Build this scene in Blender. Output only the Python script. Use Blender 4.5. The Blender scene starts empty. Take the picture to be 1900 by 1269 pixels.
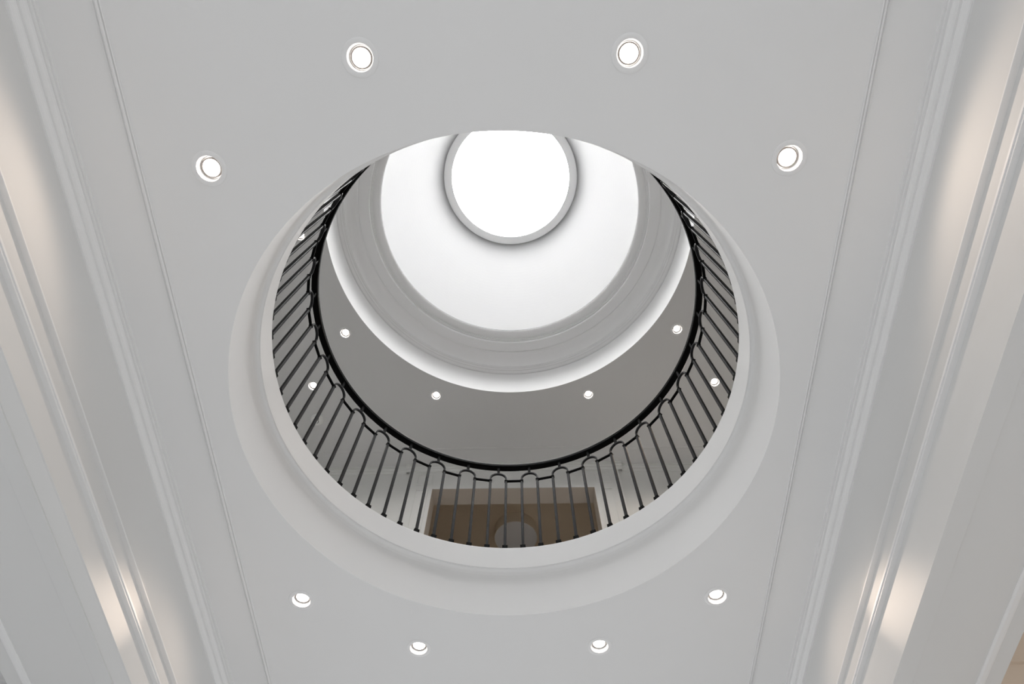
# View straight up through a round ceiling opening to a domed skylight.
import bpy, bmesh, math, random
from mathutils import Matrix, Vector

SC = bpy.context.scene
COL = SC.collection
PI = math.pi
S = 1.6            # metres per survey unit
HC = 1.1           # camera height above the hall floor

def U(v): return v * S
def Z(z): return HC + z * S          # height of a survey level above the hall floor
def R(d): return math.radians(d)

# ------------------------------------------------------------------ materials
def mat(name, col, rough=0.5, metal=0.0, spec=0.5, var=0.0, scale=8.0, bump=0.0, bscale=300.0,
        emit=None, estr=0.0, coat=0.0):
    m = bpy.data.materials.new(name)
    m.use_nodes = True
    nt = m.node_tree
    b = nt.nodes['Principled BSDF']
    b.inputs['Base Color'].default_value = (*col, 1)
    b.inputs['Roughness'].default_value = rough
    b.inputs['Metallic'].default_value = metal
    b.inputs['Specular IOR Level'].default_value = spec
    b.inputs['Coat Weight'].default_value = coat
    if emit:
        b.inputs['Emission Color'].default_value = (*emit, 1)
        b.inputs['Emission Strength'].default_value = estr
    if var > 0 or bump > 0:
        tc = nt.nodes.new('ShaderNodeTexCoord')
    if var > 0:
        n = nt.nodes.new('ShaderNodeTexNoise')
        n.inputs['Scale'].default_value = scale
        n.inputs['Detail'].default_value = 4
        nt.links.new(tc.outputs['Object'], n.inputs['Vector'])
        r = nt.nodes.new('ShaderNodeValToRGB')
        r.color_ramp.elements[0].position = 0.3
        r.color_ramp.elements[1].position = 0.7
        r.color_ramp.elements[0].color = (*[c * (1 - var) for c in col], 1)
        r.color_ramp.elements[1].color = (*[min(1, c * (1 + var)) for c in col], 1)
        nt.links.new(n.outputs['Fac'], r.inputs['Fac'])
        nt.links.new(r.outputs['Color'], b.inputs['Base Color'])
    if bump > 0:
        n2 = nt.nodes.new('ShaderNodeTexNoise')
        n2.inputs['Scale'].default_value = bscale
        nt.links.new(tc.outputs['Object'], n2.inputs['Vector'])
        bp = nt.nodes.new('ShaderNodeBump')
        bp.inputs['Strength'].default_value = bump
        bp.inputs['Distance'].default_value = 0.001
        nt.links.new(n2.outputs['Fac'], bp.inputs['Height'])
        nt.links.new(bp.outputs['Normal'], b.inputs['Normal'])
    return m

M = {}
M['ceil'] = mat('matt_white_ceiling_paint', (.80, .80, .80), .85, spec=.2, var=.008, scale=1.2)
M['wall'] = mat('white_wall_paint', (.70, .70, .695), .55, spec=.35, var=.008, scale=1.5)
M['trim'] = mat('white_satin_trim_paint', (.80, .80, .80), .45, spec=.4)
M['frieze'] = mat('white_cornice_paint', (.89, .89, .89), .6, spec=.3)
M['lining'] = mat('taupe_doorway_lining', (.64, .57, .49), .6, spec=.3)
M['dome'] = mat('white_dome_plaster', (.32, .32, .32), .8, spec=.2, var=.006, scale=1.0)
M['upwall'] = mat('pale_landing_paint', (.80, .805, .79), .6, spec=.3, var=.01, scale=1.5)
M['upceil'] = mat('pale_landing_ceiling_paint', (.75, .75, .745), .85, spec=.2, var=.008, scale=1.2)
M['tan'] = mat('tan_room_paint', (.60, .49, .36), .7, spec=.25, var=.015, scale=2.0)
M['warmwall'] = mat('warm_side_room_paint', (.60, .49, .39), .6, spec=.3, var=.01, scale=2.0)
M['sidewall'] = mat('grey_side_room_paint', (.55, .55, .55), .6, spec=.3, var=.01, scale=2.0)
M['floor'] = mat('pale_stone_floor', (.61, .625, .64), .5, spec=.3, var=.06, scale=3.0)
M['upfloor'] = mat('pale_landing_carpet', (.42, .42, .42), .5, spec=.4, var=.08, scale=6.0)
M['iron'] = mat('dark_satin_iron', (.020, .020, .0215), .48, metal=.0, spec=.10, var=.12, scale=40, bump=.15, bscale=220)
M['rail'] = mat('black_lacquered_wood', (.002, .002, .002), .25, spec=.04)
M['black'] = mat('black_iron', (.003, .003, .003), .6, spec=.03)
M['fitting'] = mat('white_enamel_fitting', (.82, .82, .82), .35, spec=.5)
M['rim'] = mat('grey_lamp_rim', (.34, .31, .29), .5, spec=.2)
M['gap_shade'] = mat('painted_gap_shade', (.12, .12, .12), .7, spec=.1)  # dark colour painted in for the shade of the gap under the dome
M['shading_kerb'] = mat('grey_shading_kerb', (.48, .48, .48), .5, spec=.3)
M['lens'] = mat('lit_lens', (.9, .9, .9), .4, emit=(1.0, .93, .86), estr=6.0)
M['sky'] = mat('bright_overcast_glazing', (.9, .9, .9), .5, emit=(1.0, 1.0, 1.0), estr=23.0)
M['plastic'] = mat('white_plastic', (.92, .92, .90), .4, spec=.5)
M['dark'] = mat('dark_plastic', (.02, .02, .02), .5)
M['shade'] = mat('cream_fabric_shade', (.66, .57, .45), .9, spec=.1, var=.03, scale=60)
M['diff'] = mat('frosted_diffuser', (.64, .62, .60), .5, spec=.3)
M['warmlens'] = M['lens']

# ------------------------------------------------------------------ mesh helpers
def new_obj(name, bm, m, parent=None, smooth=True, angle=28, loc=(0, 0, 0), rot=(0, 0, 0)):
    me = bpy.data.meshes.new(name)
    bmesh.ops.remove_doubles(bm, verts=bm.verts, dist=1e-6)
    bmesh.ops.recalc_face_normals(bm, faces=bm.faces)
    bm.to_mesh(me); bm.free()
    me.materials.append(m)
    if smooth:
        for p in me.polygons: p.use_smooth = True
        me.set_sharp_from_angle(angle=R(angle))
    o = bpy.data.objects.new(name, me)
    o.location = loc; o.rotation_euler = rot
    if parent: o.parent = parent
    COL.objects.link(o)
    return o

def tag(o, label=None, cat=None, group=None, kind=None):
    if label: o['label'] = label
    if cat: o['category'] = cat
    if group: o['group'] = group
    if kind: o['kind'] = kind
    return o

def struct(name, bm, m, label, cat, **k):
    if name.startswith('trim') and len(bm.verts) < 400: k['smooth'] = False
    return tag(new_obj(name, bm, m, **k), label, cat, None, 'structure')

def empty(name, loc, rz=0):
    o = bpy.data.objects.new(name, None)
    o.empty_display_size = .1
    o.location = loc; o.rotation_euler = (0, 0, rz)
    COL.objects.link(o)
    return o

def copy_tree(o, parent=None):
    c = o.copy(); COL.objects.link(c)
    if parent is not None: c.parent = parent
    for ch in list(o.children): copy_tree(ch, c)
    return c

def lathe(bm, prof, n=192, closed=False, a0=0.0, a1=2 * PI):
    """prof: list of (r, z) in metres, swept about z."""
    full = abs(a1 - a0 - 2 * PI) < 1e-6
    # support loops near the ends of long straight runs keep their shading flat
    out = []
    for j, p in enumerate(prof):
        out.append(p)
        if j == len(prof) - 1 and not closed: break
        q = prof[(j + 1) % len(prof)]
        d = math.hypot(q[0] - p[0], q[1] - p[1])
        if d > .015:
            e = .0025 / d
            out.append((p[0] + (q[0] - p[0]) * e, p[1] + (q[1] - p[1]) * e))
            out.append((q[0] + (p[0] - q[0]) * e, q[1] + (p[1] - q[1]) * e))
    prof = out
    cnt = n if full else n + 1
    rings = []
    for k in range(cnt):
        a = a0 + (a1 - a0) * k / n
        c, s = math.cos(a), math.sin(a)
        row = []
        for r, z in prof:
            row.append(bm.verts.new((r * c, r * s, z)))
        rings.append(row)
    m = len(prof)
    for k in range(n):
        A = rings[k]; B = rings[(k + 1) % cnt]
        for j in range(m if closed else m - 1):
            q = [A[j], B[j], B[(j + 1) % m], A[(j + 1) % m]]
            try: bm.faces.new(q)
            except ValueError: pass
    return bm

def disc(bm, r, z, n=48, mtx=None):
    vs = [bm.verts.new((r * math.cos(2 * PI * k / n), r * math.sin(2 * PI * k / n), z)) for k in range(n)]
    f = bm.faces.new(vs)
    return f

def box(bm, x0, x1, y0, y1, z0, z1):
    v = [bm.verts.new(p) for p in ((x0, y0, z0), (x1, y0, z0), (x1, y1, z0), (x0, y1, z0),
                                   (x0, y0, z1), (x1, y0, z1), (x1, y1, z1), (x0, y1, z1))]
    for q in ((0, 3, 2, 1), (4, 5, 6, 7), (0, 1, 5, 4), (1, 2, 6, 5), (2, 3, 7, 6), (3, 0, 4, 7)):
        bm.faces.new([v[i] for i in q])
    return bm

def chambox(bm, hx, hy, z0, z1, c):
    """upright bar with chamfered corners"""
    p = [(hx, -hy + c), (hx, hy - c), (hx - c, hy), (-hx + c, hy), (-hx, hy - c), (-hx, -hy + c), (-hx + c, -hy), (hx - c, -hy)]
    lo = [bm.verts.new((x, y, z0)) for x, y in p]
    hi = [bm.verts.new((x, y, z1)) for x, y in p]
    for k in range(8):
        bm.faces.new((lo[k], lo[(k + 1) % 8], hi[(k + 1) % 8], hi[k]))
    bm.faces.new(lo[::-1]); bm.faces.new(hi)

def prism_y(bm, prof, y0, y1):
    """prof: closed polygon of (x, z); extruded along y"""
    a = [bm.verts.new((x, y0, z)) for x, z in prof]
    b = [bm.verts.new((x, y1, z)) for x, z in prof]
    n = len(prof)
    for k in range(n):
        bm.faces.new((a[k], a[(k + 1) % n], b[(k + 1) % n], b[k]))
    bm.faces.new(a[::-1]); bm.faces.new(b)

def prism_x(bm, prof, x0, x1):
    """prof: closed polygon of (y, z); extruded along x"""
    a = [bm.verts.new((x0, y, z)) for y, z in prof]
    b = [bm.verts.new((x1, y, z)) for y, z in prof]
    n = len(prof)
    for k in range(n):
        bm.faces.new((a[k], a[(k + 1) % n], b[(k + 1) % n], b[k]))
    bm.faces.new(a[::-1]); bm.faces.new(b)

def sheet(x0, x1, y0, y1, z, holes, n=192):
    """flat ceiling with round holes: holes = [(cx, cy, r, segments)]"""
    bm = bmesh.new()
    es = []
    def loop(pts):
        vs = [bm.verts.new((x, y, z)) for x, y in pts]
        for k in range(len(vs)):
            es.append(bm.edges.new((vs[k], vs[(k + 1) % len(vs)])))
    loop([(x0, y0), (x1, y0), (x1, y1), (x0, y1)])
    for cx, cy, r, sg in holes:
        loop([(cx + r * math.cos(2 * PI * k / sg), cy + r * math.sin(2 * PI * k / sg)) for k in range(sg)])
    bmesh.ops.triangle_fill(bm, use_beauty=True, use_dissolve=False, edges=es, normal=(0, 0, -1))
    return bm

# ------------------------------------------------------------------ levels (survey units)
ZC = 1.669      # hall ceiling
RO = .8372      # opening radius at the hall ceiling
ZF = 1.9956     # landing floor
RF = .8205      # landing edge radius
ZU = 3.978      # landing ceiling
RU = 1.185      # opening radius at the landing ceiling
XL, XR = -1.109, 1.0905      # hall wall faces
Y0, Y1 = -3.2, 3.4           # hall extent

DL_LOW = [(-.326, -1.012), (.327, -1.010), (-.749, -.757), (.752, -.757), (-.744, .752), (.742, .758), (-.343, 1.000), (.333, 1.000)]
DL_UP = [(-1.148, .701), (1.144, .711), (-.552, 1.203), (.549, 1.213), (-1.432, 1.110), (1.450, 1.127), (-1.352, .008)]

# ------------------------------------------------------------------ hall shell
bm = bmesh.new(); box(bm, -9.2, 9.2, U(-5), U(5), -.1, 0)
struct('floor', bm, M['floor'], 'pale stone hall floor under the opening', 'floor', smooth=False)

holes = [(0, 0, U(RO), 256)] + [(U(x), U(y), .0525, 40) for x, y in DL_LOW]
bm = sheet(U(XL) - .02, U(XR) + .02, U(Y0), U(Y1), Z(ZC), holes)
struct('ceiling', bm, M['ceil'], 'flat white hall ceiling with the big round opening and eight downlights', 'ceiling', smooth=False)

# lining of the round opening: vertical drum, small step, landing fascia
bm = bmesh.new()
lathe(bm, [(U(RO), Z(ZC)), (U(RO), Z(1.846)), (U(.8362), Z(1.860)), (U(.833), Z(1.872)), (U(.8285), Z(1.879)), (U(.824), Z(1.8815)), (U(.8225), Z(1.8815)), (U(.8225), Z(1.8835))], 256)
struct('trim_1', bm, M['ceil'], 'white curved plaster lining just inside the round ceiling opening', 'opening lining', angle=40)
bm = bmesh.new()
lathe(bm, [(U(.8225), Z(1.8835)), (U(RF + .0008), Z(1.8835)), (U(RF), Z(1.8845)), (U(RF), Z(ZF - .0015)), (U(RF + .001), Z(ZF)), (U(.846), Z(ZF))], 256)
struct('trim_2', bm, M['trim'], 'smooth white fascia band at the landing edge under the railing feet', 'fascia', angle=40)

# bead strips on the hall ceiling
def strip_prof(xa, xb, z, t):
    # flat bead between two narrow quirk grooves
    w = xb - xa
    return [(xa, z + .01), (xa, z - t * .5), (xa + .0025, z - t), (xa + .0035, z - t), (xa + .0055, z - t * .25), (xa + .0070, z - t * .25), (xa + .0095, z - t), (xa + w * .5, z - t * 1.25),
            (xb - .0095, z - t), (xb - .0070, z - t * .25), (xb - .0055, z - t * .25), (xb - .0035, z - t), (xb - .0025, z - t), (xb, z - t * .5), (xb, z + .01)]
bm = bmesh.new(); prism_y(bm, strip_prof(U(-.942), U(-.922), Z(ZC), .008), U(Y0), U(Y1))
struct('trim_3', bm, M['trim'], 'thin flat bead strip along the left side of the hall ceiling', 'ceiling bead')
bm = bmesh.new(); prism_y(bm, strip_prof(U(.9135), U(.9295), Z(ZC), .008), U(Y0), U(Y1))
struct('trim_4', bm, M['trim'], 'thin flat bead strip along the right side of the hall ceiling', 'ceiling bead')

CROWN = [(0, -.057), (.006, -.057), (.006, -.0515), (.0075, -.0495), (.0095, -.0445), (.0125, -.0400), (.0150, -.0385), (.0135, -.0380), (.0135, -.0348), (.0190, -.0340),
         (.0205, -.0265), (.0235, -.0215), (.0265, -.0195), (.0246, -.0190), (.0246, -.0160), (.0305, -.0152), (.0308, -.0092), (.0292, -.0086), (.0292, -.0062), (.0360, -.0054), (.0360, .004), (0, .004)]
RAILBIG = [(0, 1.4225), (.0130, 1.4222), (.0162, 1.4206), (.0162, 1.4180), (.0154, 1.4172), (0, 1.4172)]
RAILSML = [(0, 1.3575), (.0165, 1.3565), (.0181, 1.3550), (.0181, 1.3500), (.0176, 1.3494), (.0148, 1.3494), (.0148, 1.3450), (.0143, 1.3446), (0, 1.3446)]

def side_wall(side, xw, zb, xo, nm):
    sg = -1 if side == 'left' else 1     # outward direction
    bm = bmesh.new()
    xs = sorted((U(xw), U(xo)))
    ch = .030 if side == 'left' else .001       # the left header has a splayed lower edge
    prism_y(bm, [(U(xw), Z(ZC) + .02), (U(xw), Z(1.2680 if side == 'left' else zb + .001)), (U(xw) + sg * U(ch), Z(zb)), (U(xo), Z(zb)), (U(xo), Z(ZC) + .02)], U(Y0), U(Y1))
    # supporting piers beyond the view
    box(bm, xs[0] + .06, xs[1] - .06, U(2.6), U(Y1), 0, Z(zb))
    box(bm, xs[0] + .06, xs[1] - .06, U(Y0), U(-2.6), 0, Z(zb))
    struct('wall_' + side, bm, M['wall'], 'white %s hall wall above a wide opening, lit in warm patches' % side, 'wall', smooth=False)
    f = lambda prof, z0=0: [(U(xw) - sg * U(p), Z(z0 + z)) for p, z in prof]
    bm = bmesh.new(); prism_y(bm, f(CROWN, ZC), U(Y0), U(Y1))
    struct('trim_%d' % nm, bm, M['trim'], 'white stepped crown moulding between hall ceiling and %s wall' % side, 'crown moulding', angle=24)
    bm = bmesh.new(); prism_y(bm, f(RAILBIG), U(Y0), U(Y1))
    struct('trim_%d' % (nm + 1), bm, M['trim'], 'upper projecting rail moulding along the %s hall wall' % side, 'rail moulding', angle=24)
    bm = bmesh.new(); prism_y(bm, f(RAILSML), U(Y0), U(Y1))
    struct('trim_%d' % (nm + 2), bm, M['trim'], 'lower slim reeded moulding along the %s hall wall' % side, 'rail moulding', angle=24)
    # casing board round the bottom edge: face board and under-soffit boards
    bm = bmesh.new()
    if side == 'left':
        prism_y(bm, f([(-.002, 1.2712), (.0026, 1.2706), (.0026, 1.2680), (-.002, 1.2668)]), U(Y0), U(Y1))
        prism_y(bm, f([(-.082, zb - .0030), (-.081, zb - .0036), (-.031, zb - .0036), (-.031, zb + .002), (-.082, zb + .002)]), U(Y0), U(Y1))
    else:
        prism_y(bm, f([(-.002, 1.2672), (.0018, 1.2668), (.0018, zb - .0036), (-.052, zb - .0036), (-.053, zb - .0030), (-.053, zb + .002), (-.002, zb + .002)]), U(Y0), U(Y1))
    struct('trim_%d' % (nm + 3), bm, M['wall'], 'flat white casing board on the lower edge of the %s wall header' % side, 'casing')
    wd = abs(xo - xw)
    bm = bmesh.new()
    prism_y(bm, f([(-wd + .072, zb + .002), (-wd + .072, zb - .002), (-wd + .066, zb - .0045), (-wd + .054, zb - .0045), (-wd + .048, zb - .0025), (-wd + .048, zb + .002)]), U(Y0), U(Y1))
    struct('trim_%d' % (nm + 4), bm, M['trim'], 'narrow bead along the outer edge of the %s opening soffit' % side, 'soffit bead')

side_wall('left', XL, 1.2480, -1.450, 5)
side_wall('right', XR, 1.2247, 1.397, 10)

# side rooms glimpsed past the soffits
bm = bmesh.new(); box(bm, U(1.397), 9.0, U(.95), U(1.02), 0, Z(ZC))
struct('wall_east', bm, M['warmwall'], 'warm tan end wall of the side room glimpsed at the lower right corner', 'wall', smooth=False)
bm = bmesh.new(); box(bm, -9.0, U(-1.450), U(1.0), U(1.07), 0, Z(ZC))
struct('wall_west', bm, M['sidewall'], 'grey end wall of the side room glimpsed at the lower left corner', 'wall', smooth=False)
def rail_x(y, z):
    return [(y, z + .016), (y - .012, z + .013), (y - .012, z + .004), (y - .020, z), (y - .020, z - .012), (y, z - .018)]
bm = bmesh.new(); prism_x(bm, rail_x(U(.95), Z(1.546)), U(1.397), 9.0)
struct('trim_15', bm, M['warmwall'], 'slim moulding line across the tan wall at the lower right corner', 'rail moulding')
bm = bmesh.new(); prism_x(bm, rail_x(U(1.0), Z(1.546)), -9.0, U(-1.450))
struct('trim_16', bm, M['sidewall'], 'slim dark moulding line on the grey wall at the lower left corner', 'rail moulding')
for sgn, lb in ((-1, 'left'), (1, 'right')):  # added outer walls; roofs left open so daylight fills the hall
    xs = sorted((sgn * 9.0, sgn * 9.1))
    bm = bmesh.new(); box(bm, xs[0], xs[1], U(Y0), U(Y1), 0, Z(ZC))
    struct('wall_added_' + lb, bm, M['sidewall'], 'unseen outer wall added on the %s, its side room left roofless for daylight' % lb, 'wall', smooth=False)

for sgn, lb, xo in ((-1, 'west', -1.450), (1, 'east', 1.397)):
    xs = sorted((U(xo), sgn * U(2.78)))
    bm = bmesh.new(); box(bm, xs[0], xs[1], U(Y0), U(Y1), Z(ZC), Z(ZC) + .05)
    struct('ceiling_' + lb, bm, M['ceil'], 'white ceiling of the side room past the %s opening' % ('left' if sgn < 0 else 'right'), 'ceiling', smooth=False)

# ------------------------------------------------------------------ landing
XB = 2.7; YB0 = -2.7
YW, YS = 1.83, 1.85
YFAR = 4.3
bm = sheet(U(-XB), U(XB), U(YB0), U(YFAR), Z(ZF), [(0, 0, U(.845), 256)])
struct('floor_landing', bm, M['upfloor'], 'landing floor around the round opening behind the railing', 'floor', smooth=False)
holes = [(0, 0, U(RU), 256)] + [(U(x), U(y), .0525, 40) for x, y in DL_UP]
bm = sheet(U(-XB), U(XB), U(YB0), U(1.9), Z(ZU), holes)
struct('ceiling_landing', bm, M['upceil'], 'grey-looking landing ceiling with downlights around the dome opening', 'ceiling', smooth=False)
bm = bmesh.new(); box(bm, U(-1.5), U(1.5), U(1.9), U(YFAR), Z(ZU), Z(ZU) + .05)
struct('ceiling_room', bm, M['tan'], 'brown ceiling of the room seen through the landing doorway', 'ceiling', smooth=False)

# landing walls (back wall in three pieces plus the doorway lining)
DX0, DX1, DZ = -.5925, .5835, 3.7105
PX = .787
bm = bmesh.new()
box(bm, U(-PX), U(DX0), U(YW), U(YW + .137), Z(ZF), Z(ZU))
box(bm, U(DX1), U(PX), U(YW), U(YW + .137), Z(ZF), Z(ZU))
box(bm, U(DX0), U(DX1), U(YW), U(YW + .137), Z(DZ), Z(ZU))
struct('wall_back', bm, M['upwall'], 'pale landing wall bay around the wide doorway', 'wall', smooth=False)
for sgn, nm, lb in ((-1, 'wall_back_left', 'left'), (1, 'wall_back_right', 'right')):
    xs = sorted((sgn * U(PX), sgn * U(XB)))
    bm = bmesh.new(); box(bm, xs[0], xs[1], U(YS), U(YS + .1), Z(ZF), Z(ZU))
    struct(nm, bm, M['upwall'], 'pale landing wall to the %s of the doorway bay' % lb, 'wall', smooth=False)
    bm = bmesh.new(); x = sgn * XB; xs = sorted((U(x), U(x + sgn * .06)))
    if sgn > 0:
        box(bm, xs[0], xs[1], U(YB0), U(YS), Z(ZF), Z(ZU))
    else:      # unseen tall window gap added to bring daylight onto the landing
        box(bm, xs[0], xs[1], U(YB0), U(YS), Z(ZF), Z(ZF + .15)); box(bm, xs[0], xs[1], U(YB0), U(YS), Z(ZU - .25), Z(ZU))
        for ya, yb in ((YB0, -1.9), (-1.3, YS)): box(bm, xs[0], xs[1], U(ya), U(yb), Z(ZF + .15), Z(ZU - .25))
    struct('wall_landing_' + lb, bm, M['upwall'], 'far %s side wall of the landing' % lb, 'wall', smooth=False)
bm = bmesh.new(); box(bm, U(-XB), U(XB), U(YB0 - .06), U(YB0), Z(ZF), Z(ZF + .15)); box(bm, U(-XB), U(XB), U(YB0 - .06), U(YB0), Z(ZU - .25), Z(ZU))
for xa, xb in ((-XB, -1.4), (-.5, XB)): box(bm, U(xa), U(xb), U(YB0 - .06), U(YB0), Z(ZF + .15), Z(ZU - .25))  # unseen window gap added here for more landing light
struct('wall_landing_front', bm, M['upwall'], 'unseen landing wall behind the viewer with an added daylight gap', 'wall', smooth=False)
for sgn, lb in ((-1, 'left'), (1, 'right')):
    xs = sorted((sgn * U(1.5), sgn * U(1.56)))
    bm = bmesh.new()
    if sgn < 0:
        box(bm, xs[0], xs[1], U(YW + .137), U(YFAR), Z(ZF), Z(ZU))
    else:      # unseen window gap added to lighten the brown room
        box(bm, xs[0], xs[1], U(YW + .137), U(3.0), Z(ZF), Z(ZU)); box(bm, xs[0], xs[1], U(3.7), U(YFAR), Z(ZF), Z(ZU))
        box(bm, xs[0], xs[1], U(3.0), U(3.7), Z(ZF), Z(2.5)); box(bm, xs[0], xs[1], U(3.0), U(3.7), Z(3.5), Z(ZU))
    struct('wall_room_' + lb, bm, M['tan'], 'brown %s wall of the room past the doorway' % lb, 'wall', smooth=False)
bm = bmesh.new(); box(bm, U(-1.56), U(1.56), U(YFAR), U(YFAR + .06), Z(ZF), Z(ZU))
struct('wall_room_back', bm, M['tan'], 'brown end wall of the room past the doorway', 'wall', smooth=False)
bm = bmesh.new()
box(bm, U(-1.5), U(-PX), U(YW + .1375), U(YW + .14), Z(ZF), Z(ZU)); box(bm, U(PX), U(1.5), U(YW + .1375), U(YW + .14), Z(ZF), Z(ZU))
struct('wall_room_front', bm, M['tan'], 'inner face of the doorway wall in the brown room', 'wall', smooth=False)

# door lining and its thin front casing
cw = .012
bm = bmesh.new()
box(bm, U(DX0 - cw), U(DX0), U(YW - .004), U(YW) + .001, Z(ZF), Z(DZ + cw))
box(bm, U(DX1), U(DX1 + cw), U(YW - .004), U(YW) + .001, Z(ZF), Z(DZ + cw))
box(bm, U(DX0), U(DX1), U(YW - .004), U(YW) + .001, Z(DZ), Z(DZ + cw))
d1 = struct('door_1', bm, M['trim'], 'wide cased doorway on the landing opening into a brown room', 'doorway', smooth=False)
bm = bmesh.new()
box(bm, U(DX0) - .002, U(DX0) + .003, U(YW - .002), U(YW + .139), Z(ZF), Z(DZ))
box(bm, U(DX1) - .003, U(DX1) + .002, U(YW - .002), U(YW + .139), Z(ZF), Z(DZ))
box(bm, U(DX0) - .002, U(DX1) + .002, U(YW - .002), U(YW + .139), Z(DZ) - .003, Z(DZ) + .002)
tag(new_obj('lining', bm, M['lining'], d1, smooth=False), 'taupe doorway lining')

# raised panel mouldings on the bay either side of the doorway
def panel(bm, x0, x1, z0, z1, w=.008, t=.007):
    y = U(YW)
    def b(a0, a1, c0, c1): box(bm, U(a0), U(a1), y - U(t), y + .002, Z(c0), Z(c1))
    b(x0, x1, z1 - w, z1); b(x0, x1, z0, z0 + w); b(x0, x0 + w, z0 + w, z1 - w); b(x1 - w, x1, z0 + w, z1 - w)
k = 17
for sgn, lb in ((-1, 'left'), (1, 'right')):
    xs = sorted((sgn * .620, sgn * .716))
    bm = bmesh.new(); panel(bm, xs[0], xs[1], 2.08, 3.703)
    struct('trim_%d' % k, bm, M['upwall'], 'tall raised panel moulding on the bay %s of the landing doorway' % lb, 'panel moulding', smooth=False); k += 1
    xs = sorted((sgn * .606, sgn * .718))
    bm = bmesh.new(); panel(bm, xs[0], xs[1], 3.765, 3.881)
    struct('trim_%d' % k, bm, M['upwall'], 'small raised panel moulding above the %s corner of the landing doorway' % lb, 'panel moulding', smooth=False); k += 1
# landing crown mouldings and ceiling bead
fy = lambda yw: [(U(yw) - U(p * .95), Z(ZU + z)) for p, z in CROWN]
bm = bmesh.new(); prism_x(bm, fy(YW), U(-PX) - U(.03), U(PX) + U(.03))
struct('trim_%d' % k, bm, M['upwall'], 'crown moulding above the doorway bay on the landing', 'crown moulding', angle=24); k += 1
for sgn, lb in ((-1, 'left'), (1, 'right')):
    xs = sorted((sgn * (U(PX) + U(.03)), sgn * U(XB)))
    bm = bmesh.new(); prism_x(bm, fy(YS), *xs)
    struct('trim_%d' % k, bm, M['upwall'], 'crown moulding on the landing wall %s of the doorway bay' % lb, 'crown moulding', angle=24); k += 1
def ysheet(ya, yb, x0, x1):
    bm = bmesh.new()
    prism_x(bm, [(U(ya), Z(ZU) + .005), (U(ya), Z(ZU) - .004), (U(ya) + .004, Z(ZU) - .007), (U(yb) - .004, Z(ZU) - .007), (U(yb), Z(ZU) - .004), (U(yb), Z(ZU) + .005)], U(x0), U(x1))
    return bm
struct('trim_%d' % k, ysheet(1.655, 1.672, -.873, .873), M['upceil'], 'thin bead strip on the landing ceiling in front of the doorway bay', 'ceiling bead'); k += 1
for sgn, lb in ((-1, 'left'), (1, 'right')):
    xs = sorted((sgn * .873, sgn * XB))
    struct('trim_%d' % k, ysheet(1.672, 1.689, *xs), M['upceil'], 'thin bead strip on the landing ceiling %s of the doorway bay' % lb, 'ceiling bead'); k += 1

# ------------------------------------------------------------------ drum, cornice, dome and skylight
bm = bmesh.new()
lathe(bm, [(U(RU + .03), Z(ZU) + .001), (U(RU), Z(ZU)), (U(RU - .004), Z(4.250))], 256)
struct('trim_%d' % k, bm, M['frieze'], 'plain white frieze band rising from the landing ceiling opening', 'frieze', angle=40); k += 1
bm = bmesh.new()
lathe(bm, [(U(r), Z(z)) for r, z in
           [(1.181, 4.2495), (1.190, 4.2505), (1.190, 4.2575), (1.1745, 4.2580), (1.1590, 4.2655), (1.1590, 4.2665), (1.1680, 4.2670), (1.1680, 4.2725),
            (1.1560, 4.2730), (1.1465, 4.2800), (1.1465, 4.2810), (1.1550, 4.2815), (1.1550, 4.2860), (1.1440, 4.2865), (1.1380, 4.2920), (1.1380, 4.2930),
            (1.1450, 4.2935), (1.1450, 4.2970), (1.137, 4.297)]], 256)
struct('trim_%d' % k, bm, M['frieze'], 'fine stepped moulding ring above the frieze band below the dome', 'moulding ring', angle=22); k += 1
cove = []
for i in range(13):
    a = (PI / 2) * i / 12
    cove.append((1.137 - .072 * (1 - math.cos(a)), 4.297 + .103 * math.sin(a)))
bm = bmesh.new()
lathe(bm, [(U(r), Z(z)) for r, z in cove + [(1.063, 4.4005), (1.063, 4.406), (1.0575, 4.406), (1.0575, 4.402), (.9885, 4.402)]], 256)
struct('trim_%d' % k, bm, M['frieze'], 'grey shaded cove and soffit ring of the cornice below the dome', 'cornice cove', angle=24); k += 1
cy = [(.9885, 4.402), (.9875, 4.4025), (.9865, 4.404), (.9865, 4.4255), (.9865, 4.4265), (.9930, 4.4270), (.9930, 4.4330), (.9810, 4.4335), (.9795, 4.4400),
      (.9860, 4.4405), (.9860, 4.4460), (.9760, 4.4465), (.9740, 4.4520), (.9800, 4.4525), (.9800, 4.4570), (.9715, 4.4575)]
for i in range(1, 11):
    a = R(76) * i / 10
    cy.append((.9715 - .0525 * math.sin(a), 4.4580 + .0380 * (1 - math.cos(a))))
cy += [(.9203, 4.4876)]
bm = bmesh.new()
lathe(bm, [(U(r), Z(z)) for r, z in cy], 256)
struct('trim_%d' % k, bm, M['frieze'], 'white beaded cornice lip ringing the foot of the dome', 'cornice', angle=24); k += 1

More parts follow.
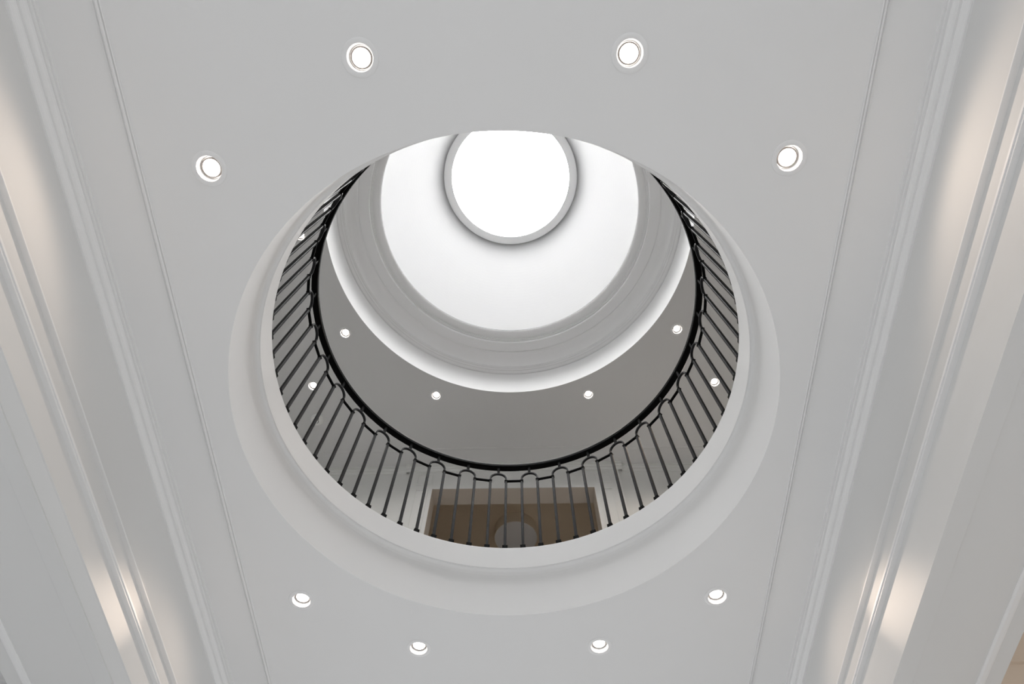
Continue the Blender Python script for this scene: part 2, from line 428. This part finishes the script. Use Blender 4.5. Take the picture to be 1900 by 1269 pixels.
RD0, ZD0, RD1, ZD1 = .9210, 4.5000, .610, 5.880
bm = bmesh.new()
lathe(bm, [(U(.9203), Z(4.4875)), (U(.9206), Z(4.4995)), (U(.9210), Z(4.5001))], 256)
struct('trim_%d' % k, bm, M['gap_shade'], 'thin dark band painted as the shadow gap between cornice lip and dome', 'gap_shade', angle=40); k += 1  # ring stands in for the shadow at the dome's foot
prof = []
for i in range(33):
    t = i / 32
    a = t * R(62)
    z = ZD0 + (ZD1 - ZD0) * math.sin(a) / math.sin(R(62))
    r = RD0 - (RD0 - RD1) * (1 - math.cos(a)) / (1 - math.cos(R(62))) + .06 * math.sin(PI * t) * (1 - t)
    prof.append((U(r), Z(z)))
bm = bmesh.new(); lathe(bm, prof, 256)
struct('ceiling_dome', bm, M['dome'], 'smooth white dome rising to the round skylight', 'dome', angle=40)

# skylight: white ring frame, unseen kerb deepened to shade the upper dome, glazing
bm = bmesh.new()
lathe(bm, [(U(RD1 + .004), Z(ZD1)), (U(RD1 - .004), Z(5.874)), (U(.541), Z(5.866)), (U(.537), Z(5.868)), (U(.5385), Z(5.880))], 192)
w = struct('window_1', bm, M['frieze'], 'round skylight blown out white at the top of the dome', 'skylight', angle=40)
w.name = 'window_1'
bm = bmesh.new()
lathe(bm, [(U(.5385), Z(5.880)), (U(.74), Z(6.45))], 96)
tag(new_obj('shading_kerb', bm, M['shading_kerb'], w), 'unseen grey kerb behind the skylight ring, deepened and splayed to shade the dome')
bm = bmesh.new()
lathe(bm, [(U(.745), Z(6.445)), (U(.55), Z(6.48)), (U(.25), Z(6.50)), (.0005, Z(6.505))], 96)
g = new_obj('glazing', bm, M['sky'], w)
tag(g, 'bright white overcast glazing')

# ------------------------------------------------------------------ balustrade
bal = empty('balustrade', (0, 0, Z(ZF)))
tag(bal, 'round black iron railing with paired arched balusters and black handrail around the opening', 'railing')
RB = U(.8337)
HB = lambda z: U(z - ZF)
def child(name, bm, m, parent, **kw): return new_obj(name, bm, m, parent, **kw)
# handrail (moulded section)
pr = [(.8225, 2.5800), (.8225, 2.5640), (.8245, 2.5600), (.8285, 2.5580), (.8455, 2.5580), (.8492, 2.5595), (.8511, 2.5635), (.8511, 2.5800), (.848, 2.5855), (.842, 2.588), (.831, 2.588), (.8255, 2.5855)]
bm = bmesh.new(); lathe(bm, [(U(r), HB(z)) for r, z in pr], 256, closed=True)
hr = child('handrail', bm, M['rail'], bal, angle=35); tag(hr, 'black lacquered handrail')
# prototypes
hb = .0092
bm = bmesh.new(); chambox(bm, hb, hb, .0, HB(2.455), .0018)
b0 = child('baluster', bm, M['iron'], bal, angle=20)
bm = bmesh.new(); chambox(bm, .0178, .0178, .0, .031, .002)
# top bevel of the shoe
s_top = [(.0150, .029), (.0098, .0365)]
vs0 = [bm.verts.new((x * .0178, y * .0178, .031)) for x, y in ((1, 1), (-1, 1), (-1, -1), (1, -1))]
vs1 = [bm.verts.new((x * .0120, y * .0120, .0345)) for x, y in ((1, 1), (-1, 1), (-1, -1), (1, -1))]
for i in range(4): bm.faces.new((vs0[i], vs0[(i + 1) % 4], vs1[(i + 1) % 4], vs1[i]))
bm.faces.new(vs1)
sh0 = child('shoe', bm, M['black'], b0, angle=20)
bm = bmesh.new()
zc = HB(2.4575)
for vv in range(1):
    chambox(bm, .0125, .0120, zc - .0045, zc + .0045, .002)
co0 = child('collar', bm, M['black'], b0, angle=20)
half = PI / 70
a_ = RB * math.sin(half)
inset = RB * math.cos(half)
# arch: flat bar bent to a half round, local x radial, y tangential, origin at its foot line
def arch_mesh():
    bm = bmesh.new()
    pts = [(-a_, 0)]
    rise = U(.0125)
    for i in range(25):
        t = PI - PI * i / 24
        pts.append((a_ * math.cos(t), rise + a_ * math.sin(t)))
    pts.append((a_, 0))
    ring = []
    th, wd = .0056, .0092
    for i, (y, z) in enumerate(pts):
        p = pts[max(0, i - 1)]; q = pts[min(len(pts) - 1, i + 1)]
        d = Vector((q[0] - p[0], q[1] - p[1])).normalized()
        nrm = Vector((-d.y, d.x))
        row = []
        for sx, sn in ((-1, -.7), (-.8, -1), (.8, -1), (1, -.7), (1, .7), (.8, 1), (-.8, 1), (-1, .7)):
            row.append(bm.verts.new((sx * wd, y + nrm.x * sn * th, z + nrm.y * sn * th)))
        ring.append(row)
    for i in range(len(ring) - 1):
        for j in range(8):
            bm.faces.new((ring[i][j], ring[i][(j + 1) % 8], ring[i + 1][(j + 1) % 8], ring[i + 1][j]))
    bm.faces.new(ring[0][::-1]); bm.faces.new(ring[-1])
    return bm
ar0 = child('arch', arch_mesh(), M['iron'], bal, angle=35)
bm = bmesh.new()
hw = .0090; hh = .0052
box(bm, -hw, hw, -a_ + .007, a_ - .007, -hh, hh)
bmesh.ops.bevel(bm, geom=list(bm.edges), offset=.0012, segments=1, affect='EDGES')
cb0 = child('crossbar', bm, M['black'], bal, angle=20)
bm = bmesh.new(); chambox(bm, .0092, .0100, 0, HB(2.561) - HB(2.5125), .0015)
po0 = child('rail_post', bm, M['black'], bal, angle=20)

PH = 91.4343       # a baluster stands here (left leg of the arch left of centre)
STEP = 360 / 70
first = {}
def place(proto, key, a, r, z):
    o = proto if key not in first else copy_tree(proto, bal)
    first[key] = True
    o.location = (r * math.cos(a), r * math.sin(a), z)
    o.rotation_euler = (0, 0, a)
    return o
A_MIN, A_MAX = -62.0, 242.0
for kk in range(-40, 40):
    deg = PH + kk * STEP
    if not (A_MIN < deg < A_MAX): continue
    place(b0, 'baluster', R(deg), RB, 0)
    mid = R(deg + STEP / 2)
    if deg + STEP >= A_MAX: continue
    if kk % 2 == 0:
        place(ar0, 'arch', mid, inset, HB(2.462))
        place(po0, 'rail_post', mid, inset, HB(2.5125))
    else:
        place(cb0, 'crossbar', mid, inset, HB(2.4575))

# ------------------------------------------------------------------ recessed downlights
def make_downlight(name):
    t = empty(name, (0, 0, 0))
    bm = bmesh.new()
    lathe(bm, [(.0535, .0005), (.0725, .0005), (.0725, -.0018), (.0700, -.0034), (.0560, -.0040), (.0520, -.0026), (.0512, .0005)], 56)
    new_obj('trim_ring', bm, M['fitting'], t, angle=40)
    bm = bmesh.new()
    lathe(bm, [(.0512, .0000), (.0490, .010), (.0462, .022), (.0455, .0255), (.0455, .036), (.0005, .036)], 56)
    new_obj('reflector', bm, M['fitting'], t, angle=40)
    bm = bmesh.new()
    lathe(bm, [(.0420, .034), (.0420, .0215), (.0405, .0200), (.0370, .0200), (.0360, .0215)], 48)
    new_obj('lamp_rim', bm, M['rim'], t, angle=40)
    bm = bmesh.new()
    lathe(bm, [(.0363, .0212), (.026, .0198), (.013, .0190), (.0004, .0188)], 48)
    new_obj('lens', bm, M['lens'], t, angle=60)
    return t

def spot(parent, energy, col, size=150, blend=.6, tilt=(0, 0), z=.014, rad=.02):
    L = bpy.data.lights.new('lamp_light', 'SPOT')
    L.energy = energy; L.color = col; L.spot_size = R(size); L.spot_blend = blend; L.shadow_soft_size = rad
    o = bpy.data.objects.new('lamp_light', L)
    o.location = (0, 0, z)
    o.rotation_euler = (R(tilt[0]), R(tilt[1]), 0)
    o.parent = parent
    COL.objects.link(o)
    return o

WARM = (1.0, .80, .64)
dl0 = make_downlight('recessed_downlight')
LOWLAB = ['recessed downlight glowing in the hall ceiling above the opening, left of the upper two',
          'recessed downlight glowing in the hall ceiling above the opening, right of the upper two',
          'recessed downlight at the upper left of the opening, nearest the upper left ceiling bead',
          'recessed downlight at the upper right of the opening, nearest the upper right ceiling bead',
          'recessed downlight at the lower left of the opening, nearest the lower left ceiling bead',
          'recessed downlight at the lower right of the opening, nearest the lower right ceiling bead',
          'recessed downlight at the very bottom of the hall ceiling, left of the lowest two',
          'recessed downlight at the very bottom of the hall ceiling, right of the lowest two']
PROTO = dl0
spots = []
for i, (x, y) in enumerate(DL_LOW):
    t = PROTO if i == 0 else copy_tree(PROTO)
    t.location = (U(x), U(y), Z(ZC))
    tag(t, LOWLAB[i], 'ceiling light', 'recessed downlights in the hall ceiling')
    spots.append((t, i))
UPLAB = ['small bright downlight in the landing ceiling, left of the dome opening near the handrail',
         'small bright downlight in the landing ceiling, right of the dome opening near the handrail',
         'small bright downlight in the landing ceiling below the dome opening, left of the lowest two',
         'small bright downlight in the landing ceiling below the dome opening, right of the lowest two',
         'small bright downlight seen between the left balusters just above the smoke detector',
         'small bright downlight seen between the right balusters',
         'small downlight sliver peeping over the landing edge at the upper left of the railing']
for i, (x, y) in enumerate(DL_UP):
    t = copy_tree(PROTO)
    t.location = (U(x), U(y), Z(ZU))
    tag(t, UPLAB[i], 'ceiling light', 'recessed downlights in the landing ceiling')
    spots.append((t, 100 + i))
for t, i in spots:
    if i < 100:
        if i in (2, 3): spot(t, 10.5, WARM, 158, .35)
        elif i in (4, 5):
            spot(t, 8, WARM, 158, .5)
            d = Vector(((-.365 if i == 4 else .36), -.365, -.375)).normalized()
            b = spot(t, 17, WARM, 27, 1.0, z=-.005)
            b.rotation_euler = d.to_track_quat('-Z', 'Y').to_euler()
        else: spot(t, 5, WARM, 150, .6)
    else:
        if i in (105, 101): spot(t, 36, WARM, 150, .6)
        else: spot(t, 16, (1.0, .95, .90), 150, .6)

# ------------------------------------------------------------------ smoke detector
sd = empty('smoke_detector', (U(-1.442), U(1.388), Z(ZU)), R(20))
tag(sd, 'round white smoke detector on the landing ceiling behind the left balusters', 'smoke detector')
bm = bmesh.new()
lathe(bm, [(.074, .001), (.074, -.012), (.0715, -.0145), (.066, -.0155), (.066, -.018)], 64)
new_obj('base', bm, M['plastic'], sd, angle=35)
bm = bmesh.new()
lathe(bm, [(.066, -.018), (.0655, -.030), (.060, -.038), (.045, -.043), (.02, -.0445), (.0004, -.0448)], 64)
new_obj('cover', bm, M['plastic'], sd, angle=35)
bm = bmesh.new()
lathe(bm, [(.0300, -.0432), (.0300, -.0452), (.0240, -.0452), (.0240, -.0432)], 32, a0=-1.2, a1=1.1)
new_obj('vent_slot', bm, M['dark'], sd, angle=35)
bm = bmesh.new(); lathe(bm, [(.0052, -.043), (.0052, -.0462), (.0003, -.0464)], 20)
new_obj('test_button', bm, M['dark'], sd, loc=(.020, -.037, .001))

# ------------------------------------------------------------------ drum light in the room beyond
dr = empty('drum_ceiling_light', (U(.006), U(2.431), Z(ZU)))
tag(dr, 'unlit round drum light on the brown room ceiling seen through the doorway', 'ceiling light')
bm = bmesh.new(); lathe(bm, [(U(.169), 0), (U(.169), -U(.1115)), (U(.166), -U(.1115)), (U(.166), -U(.10))], 72)
new_obj('shade', bm, M['shade'], dr, angle=40)
bm = bmesh.new(); lathe(bm, [(U(.1665), -U(.108)), (U(.1), -U(.1085)), (.0004, -U(.109))], 72)
new_obj('diffuser', bm, M['diff'], dr, angle=40)

# ------------------------------------------------------------------ light and camera
w = bpy.data.worlds.new('daylight')
SC.world = w
w.use_nodes = True
w.node_tree.nodes['Background'].inputs['Color'].default_value = (1.0, 1.0, 1.0, 1)
w.node_tree.nodes['Background'].inputs['Strength'].default_value = 1.24

pitch, roll, yaw, X0, F = 1.14836896, 6.027082e-03, 2.33524034e-02, -4.62338160e-02, 1163.45977
cp, sp = math.cos(pitch), math.sin(pitch)
fwd = Vector((0, cp, sp)); up = Vector((0, -sp, cp)); right = Vector((1, 0, 0))
r2 = right * math.cos(roll) + up * math.sin(roll)
u2 = -right * math.sin(roll) + up * math.cos(roll)
RZ = Matrix.Rotation(yaw, 3, 'Z')
r2, u2, f2 = RZ @ r2, RZ @ u2, RZ @ fwd
cam = bpy.data.cameras.new('camera')
cam.sensor_width = 36.0
cam.lens = F / 1900 * 36.0
cam.clip_start = .02
co = bpy.data.objects.new('camera', cam)
mw = Matrix((r2, u2, -f2)).transposed().to_4x4()
mw.translation = Vector((-X0 * S, -S, HC))
co.matrix_world = mw
COL.objects.link(co)
SC.camera = co

SC.view_settings.view_transform = 'Standard'
SC.view_settings.look = 'None'
SC.view_settings.gamma = 1.0
SC.view_settings.exposure = 0.26
SC.view_settings.use_curve_mapping = False
SC.cycles.max_bounces = 10
SC.cycles.diffuse_bounces = 7
SC.cycles.sample_clamp_indirect = 6.0
